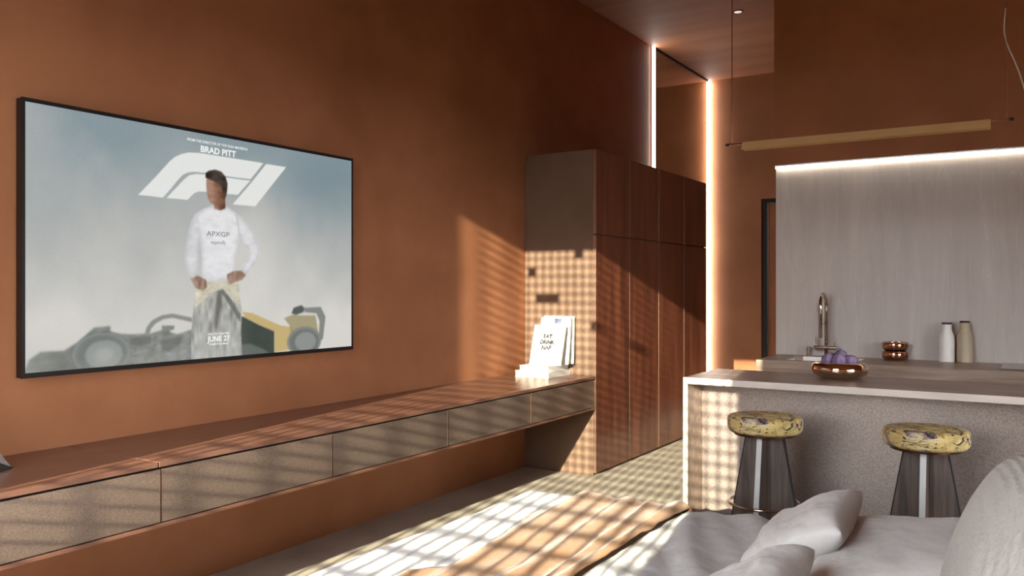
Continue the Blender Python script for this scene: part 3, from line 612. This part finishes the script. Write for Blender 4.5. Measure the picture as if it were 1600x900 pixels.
# ================================================================== BAR STOOLS
SH = 0.797
st = thing('bar_stool', '', 'stool', (0, 0, 0), 'bar stools at the island')
zt = SH; R0 = 0.172
prof = [(0, zt-0.078), (R0-0.03, zt-0.078), (R0-0.012, zt-0.074), (R0-0.003, zt-0.062), (R0, zt-0.045), (R0, zt-0.018), (R0-0.003, zt-0.008), (R0-0.011, zt-0.001), (R0-0.04, zt+0.003), (0, zt+0.005)]
obj('seat', lathe(prof, 0, 0, 56), M_seat, st, smooth=True)
obj('seat_plate', lathe([(0, zt-0.088), (R0-0.03, zt-0.088), (R0-0.03, zt-0.0785), (0, zt-0.0785)], 0, 0, 48), M_darkrod, st, auto=40)
rt, rb = 0.088, 0.212; T = 0.012
for sx, sy in ((0, -1), (-1, 0), (1, 0), (0, 1)):
    z1 = zt-0.0885
    e = 0.006
    if sx: bm = prism([(sx*(T if True else 0), 0), (sx*(rb-e), 0), (sx*(rt-e), z1), (sx*T, z1)], 'y', -T, T)
    else: bm = prism([(0, 0), (sy*(rb-e), 0), (sy*(rt-e), z1), (0, z1)], 'x', -T, T)
    fo = obj('fin', bm, M_woodg, st)
    if sx: bm = prism([(sx*(rb-e+0.0003), 0), (sx*rb, 0), (sx*rt, z1), (sx*(rt-e+0.0003), z1)], 'y', -T, T)
    else: bm = prism([(sy*(rb-e+0.0003), 0), (sy*rb, 0), (sy*rt, z1), (sy*(rt-e+0.0003), z1)], 'x', -T, T)
    eo = obj('edge_strip', bm, M_strip if sy == -1 else M_dark, fo)  # front fin edge is paler grey, the other three are dark
    if sy == -1: eo['label'] = 'pale edge strip'
zr = 0.385; RR = 0.165
obj('foot_ring', tube([(RR*math.cos(2*math.pi*k/56), RR*math.sin(2*math.pi*k/56), zr) for k in range(56)], 0.0065, 10, closed=True), M_chrome, st, smooth=True)
for sx, sy in ((0, -1), (-1, 0), (1, 0), (0, 1)):
    ri = rb + (rt-rb)*zr/(zt-0.0885) - 0.004
    if RR > ri: obj('ring_bracket', tube([(sx*ri, sy*ri, zr), (sx*RR, sy*RR, zr)], 0.005, 8), M_chrome, st, smooth=True)
st2 = copy_tree(st)
st.location = (-1.115, 4.02, 0); st['label'] = 'bar stool with mustard patterned seat, the one nearer the wardrobe end of the island'
st2.location = (-0.427, 4.02, 0); st2['label'] = 'bar stool with mustard patterned seat, the one behind the bed pillows'

# ================================================================== BOOKS ON THE CONSOLE
def book_flat(x0, x1, y0, y1, z0, h, label, rot=0.0):
    t = thing('book', label, 'book', ((x0+x1)/2, (y0+y1)/2, z0), 'white books at the end of the console')
    c = 0.004
    obj('pages', box(x0+0.003, x1-0.004, y0+0.004, y1-0.004, z0+c, z0+h-c), M_pages, t)
    bm = box(x0, x1, y0, y1, z0, z0+c-0.0004); box(x0, x1, y0, y1, z0+h-c+0.0004, z0+h, bm=bm); box(x1-0.0036, x1, y0, y1, z0+c-0.0004, z0+h-c+0.0004, bm=bm)
    obj('cover', bm, M_paper, t)
    return t
zb = 0.7445
book_flat(-3.315, -3.03, 5.315, 5.645, zb, 0.046, 'thick white book lying flat on the console, bottom of the stack')
book_flat(-3.29, -3.045, 5.335, 5.64, zb+0.0465, 0.038, 'white book lying flat, second in the stack on the console')
zs = zb+0.0465+0.0385
def book_up(x0, x1, y0, h, th, tilt, label, cover=M_paper):
    t = thing('book', label, 'book', ((x0+x1)/2, y0, zs), 'white books at the end of the console')
    R = Matrix.Translation((0, y0, zs)) @ Matrix.Rotation(-tilt, 4, 'X') @ Matrix.Translation((0, -y0, -zs))
    bm = box(x0+0.003, x1-0.003, y0+0.0034, y0+th-0.0034, zs+0.003, zs+h-0.003); bmesh.ops.transform(bm, matrix=R, verts=bm.verts); obj('pages', bm, M_pages, t)
    bm = box(x0, x1, y0, y0+0.003, zs, zs+h); box(x0, x1, y0+th-0.003, y0+th, zs, zs+h, bm=bm); box(x0, x0+0.0028, y0+0.003, y0+th-0.003, zs, zs+h, bm=bm)
    bmesh.ops.transform(bm, matrix=R, verts=bm.verts); obj('cover', bm, cover, t)
    return t, R
tl = math.radians(16)
t1, R1 = book_up(-3.262, -3.0, 5.43, 0.305, 0.018, tl, 'white book with grey lettering leaning at the front of the upright books')
up1 = (0, math.sin(tl), math.cos(tl))
for body, zz, ww in (('EAT', 0.215, 0.075), ('DRINK', 0.172, 0.125), ('NAP', 0.13, 0.085)):
    p = R1 @ Vector((-3.135, 5.4294, zs+zz)); text_mesh('lettering', body, 0.042, M_ink, t1, p, (1, 0, 0), up1, 0.0022, ww)
t2, R2 = book_up(-3.245, -2.99, 5.535, 0.352, 0.016, math.radians(8), 'thin white book standing between the lettered book and the rear one')
bm = box(-3.125, -3.07, 5.5338, 5.5349, zs+0.305, zs+0.342); bmesh.ops.transform(bm, matrix=R2, verts=bm.verts); obj('emblem', bm, M_blueink, t2)
book_up(-3.24, -2.985, 5.604, 0.357, 0.018, math.radians(2.5), 'white book standing nearly upright against the wardrobe side')

# ================================================================== GREY SCULPTURE (left edge)
gs = thing('folded_sculpture', 'grey satin metal folded sheet sculpture on the console at the left edge', 'sculpture', (-3.2, 1.45, 0.744))
def sheet(pts, th):
    bm = bmesh.new(); A = [Vector(p) for p in pts]; n = (A[1]-A[0]).cross(A[2]-A[0]).normalized()*th
    a = [bm.verts.new(p) for p in A]; c = [bm.verts.new(p+n) for p in A]; k = len(A)
    bm.faces.new(a[::-1]); bm.faces.new(c)
    for i in range(k): bm.faces.new((a[i], a[(i+1) % k], c[(i+1) % k], c[i]))
    bmesh.ops.recalc_face_normals(bm, faces=bm.faces); return bm
obj('face', sheet([(-3.17, 1.632, 0.7455), (-3.20, 1.42, 0.86), (-3.17, 1.38, 1.02), (-3.15, 1.46, 0.98)], 0.004), M_sculpt, gs)
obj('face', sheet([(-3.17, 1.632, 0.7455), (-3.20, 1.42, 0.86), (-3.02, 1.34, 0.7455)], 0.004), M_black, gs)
obj('face', sheet([(-3.20, 1.42, 0.86), (-3.17, 1.38, 1.02), (-3.36, 1.30, 0.7455)], 0.004), M_sculpt, gs)

# ================================================================== BED
BX0, BX1, BYN, BYF, BZ = -1.98, 0.22, 1.30, 3.30, 0.492
bed = thing('bed', 'low grey upholstered double bed facing the television', 'bed', ((BX0+BX1)/2, (BYN+BYF)/2, 0))
obj('base', box(BX0+0.04, BX1, BYN+0.04, BYF-0.04, 0.04, 0.26, 0.02, 3), M_base, bed, auto=40)
obj('mattress', box(BX0+0.025, BX1-0.005, BYN+0.025, BYF-0.025, 0.262, BZ-0.02, 0.05, 4), M_sheet, bed, auto=40)
obj('headboard', box(BX1+0.003, BX1+0.11, BYN-0.1, BYF+0.1, 0.0, 1.05, 0.03, 3), M_base, bed, auto=40)
for lx in (BX0+0.12, BX1-0.1):
    for ly in (BYN+0.12, BYF-0.12): obj('leg', lathe([(0, 0), (0.025, 0), (0.03, 0.039), (0, 0.039)], lx, ly, 16), M_black, bed, auto=40)
def fbm(x, y, s, o=0.0):
    return noise.fractal(Vector((x*s+o, y*s-o, o*0.7)), 0.9, 2.0, 4)
def cloth(name, x0, x1, y0, y1, nx, ny, zf, m, drop=None, th=0.006, edge=None, parent=None):
    """grid of cloth on the bed; drop = (left, near, far) overhang lengths; zf gives the height over the flat top"""
    dl, dn, df = drop or (0, 0, 0); r = 0.045
    def bend(p, lo, hi, ol, oh):
        # returns position along the axis and how far it hangs down
        if ol and p < lo + r:
            s = lo + r - p; q = r*math.pi/2
            if s < q: return lo + r - r*math.sin(s/r), r*(1-math.cos(s/r))
            return lo, r + (s - q)
        if oh and p > hi - r:
            s = p - (hi - r); q = r*math.pi/2
            if s < q: return hi - r + r*math.sin(s/r), r*(1-math.cos(s/r))
            return hi, r + (s - q)
        return p, 0.0
    bm = bmesh.new(); V = []
    for i in range(nx+1):
        row = []
        for j in range(ny+1):
            p = x0 - dl + (x1 - x0 + dl)*i/nx; q = y0 - dn + (y1 - y0 + dn + df)*j/ny
            if edge: p, q = edge(p, q, i/nx, j/ny)
            X, hx = bend(p, x0, x1, dl, 0); Y, hy = bend(q, y0, y1, dn, df)
            h = max(hx, hy); zz = zf(p, q)
            k = min(1, h/0.08)
            wv = 0.012*k*math.sin(q*16+3*fbm(p, q, 1.5)) if hx > hy else 0.012*k*math.sin(p*16+3*fbm(p, q, 1.5))
            row.append(bm.verts.new((X - (0.012*k + wv if hx >= hy and hx > 0 else 0), Y + ((0.012*k + wv)*(1 if q > (y0+y1)/2 else -1) if hy > hx else 0), BZ + zz*(1-k) - h)))
        V.append(row)
    for i in range(nx):
        for j in range(ny): bm.faces.new((V[i][j], V[i+1][j], V[i+1][j+1], V[i][j+1]))
    bmesh.ops.recalc_face_normals(bm, faces=bm.faces)
    o = obj(name, bm, m, parent, smooth=True)
    md = o.modifiers.new('thickness', 'SOLIDIFY'); md.thickness = th; md.offset = -1
    return o
def z_sheet(x, y):
    seam = 0
    for sx in (-1.72,): seam -= 0.006*math.exp(-((x-sx)/0.006)**2)
    for sy in (2.72, 2.2): seam -= 0.005*math.exp(-((y-sy)/0.006)**2)*(1 if x < -1.6 else 0)
    return 0.004 + 0.010*fbm(x, y, 2.2) + 0.004*fbm(x, y, 7, 3) + seam
co = cloth('coverlet', BX0, -1.16, BYN, BYF, 90, 150, z_sheet, M_sheet, (0.30, 0.30, 0.30))
tag(co, 'white cotton coverlet spread over the foot of the bed', 'bedspread')
def z_throw(x, y):
    a = x + 0.10*(y-2.8) + 0.03*fbm(x, y, 1.6, 5)
    f = 0.007*math.sin(a*34) + 0.004*math.sin(a*61+1.3) + 0.007*fbm(x*2.0, y*0.7, 3.2, 2)
    roll = 0.030*math.exp(-((x+1.235)/0.028)**2) + 0.016*math.exp(-((a+1.345)/0.018)**2)
    return 0.026 + f + roll*0.7
def e_throw(p, q, s, t):
    return p + (1-s)*(0.05*fbm(0.3, q, 2.6, 9) + 0.035*math.sin(q*5.5+0.6)) - 0.02*(q-3.0)*0 + s*0.012*fbm(0.9, q, 3, 4), q
th = cloth('throw_blanket', -1.665, -1.205, BYN, BYF+0.004, 64, 150, z_throw, M_throw, (0, 0.22, 0.24), 0.008, e_throw)
tag(th, 'tan wool throw laid in folds across the foot of the bed', 'blanket')
def z_duvet(x, y):
    a = (x*0.80 + (y-3)*0.42) + 0.05*fbm(x, y, 1.3, 1)
    f = 0.010*math.sin(a*26) + 0.006*math.sin(a*47+0.8) + 0.010*fbm(x, y, 2.4, 7) + 0.004*fbm(x, y, 8, 2)
    e = min(1, max(0, (x+1.215)/0.09)); e = e*e*(3-2*e)
    return 0.006 + (0.016 + f)*e
du = cloth('duvet', -1.215, 0.12, BYN, BYF+0.008, 110, 150, z_duvet, M_duvet, (0, 0.26, 0.26), 0.01)
tag(du, 'rumpled grey linen duvet between the tan throw and the pillows', 'duvet')
def pillow(name, label, cat, loc, rot, sx, sy, h, m, wr=0.012, n=44, pw=0.42, ex=3.2, seed=0.0, corner=0.10, rnd=0.0):
    bm = bmesh.new(); T_, B_ = [], []
    for i in range(n+1):
        a, c = [], []
        for j in range(n+1):
            u = -1+2*i/n; v = -1+2*j/n
            # square with sides drawn in a little between pointed corners
            kx = 1 - corner*(1-v*v)*1.0*abs(u)**3 if False else 1 - corner*0.5*(1-(v*v))*abs(u)
            ky = 1 - corner*0.5*(1-(u*u))*abs(v)
            x_ = u*sx/2*(1-corner*0.5*(math.cos(v*math.pi/2))*abs(u)**2); y_ = v*sy/2*(1-corner*0.5*(math.cos(u*math.pi/2))*abs(v)**2)
            if rnd: x_, y_ = x_*(1-rnd*(1-math.sqrt(1-v*v/2))), y_*(1-rnd*(1-math.sqrt(1-u*u/2)))
            t = max(0.0, (1-abs(u)**ex)*(1-abs(v)**ex))**pw
            rad = math.hypot(u, v)
            w_ = wr*(fbm(u*1.2, v*1.2, 1.6, seed) + 0.8*math.sin(7*math.atan2(v, u)+seed)*max(0, rad-0.5)*1.2)*min(1, t*2)
            a.append(bm.verts.new((x_, y_, h/2*t + w_)))
            c.append(a[-1] if (i in (0, n) or j in (0, n)) else bm.verts.new((x_, y_, -h/2*t + 0.5*w_)))
        T_.append(a); B_.append(c)
    for i in range(n):
        for j in range(n):
            bm.faces.new((T_[i][j], T_[i+1][j], T_[i+1][j+1], T_[i][j+1]))
            q = (B_[i][j], B_[i][j+1], B_[i+1][j+1], B_[i+1][j])
            if len(set(q)) == 4:
                try: bm.faces.new(q)
                except ValueError: pass
    bmesh.ops.recalc_face_normals(bm, faces=bm.faces)
    o = obj(name, bm, m, smooth=True); o.location = loc; o.rotation_euler = rot
    md = o.modifiers.new('smooth', 'SUBSURF'); md.levels = 1; md.render_levels = 1
    return tag(o, label, cat)
R_ = math.radians
pillow('pillow', 'plump pale grey pillow lying flat behind the two leaning cushions', 'pillow', (-0.33, 2.80, 0.586), (0, R_(-5), R_(3)), 0.54, 0.78, 0.145, M_pillow, 0.010, seed=2.0)
pillow('cushion', 'pale grey cushion leaning upright with its pointed corner towards the island', 'cushion', (-0.648, 2.79, 0.618), (R_(2), R_(-31), R_(2)), 0.345, 0.50, 0.14, M_pillow, 0.009, seed=5.0)
pillow('cushion', 'pale grey cushion in front of the other, cut by the bottom of the picture', 'cushion', (-0.660, 2.13, 0.603), (R_(1), R_(-30), R_(2)), 0.345, 0.48, 0.14, M_pillow, 0.009, seed=8.0)
pillow('cushion', 'large off-white ribbed round-cornered cushion at the head of the bed', 'cushion', (-0.05, 2.06, 0.762), (R_(0), R_(-74), R_(8)), 0.59, 0.80, 0.25, M_rib, 0.004, pw=0.5, ex=2.6, seed=11.0, corner=0.0, rnd=0.9)
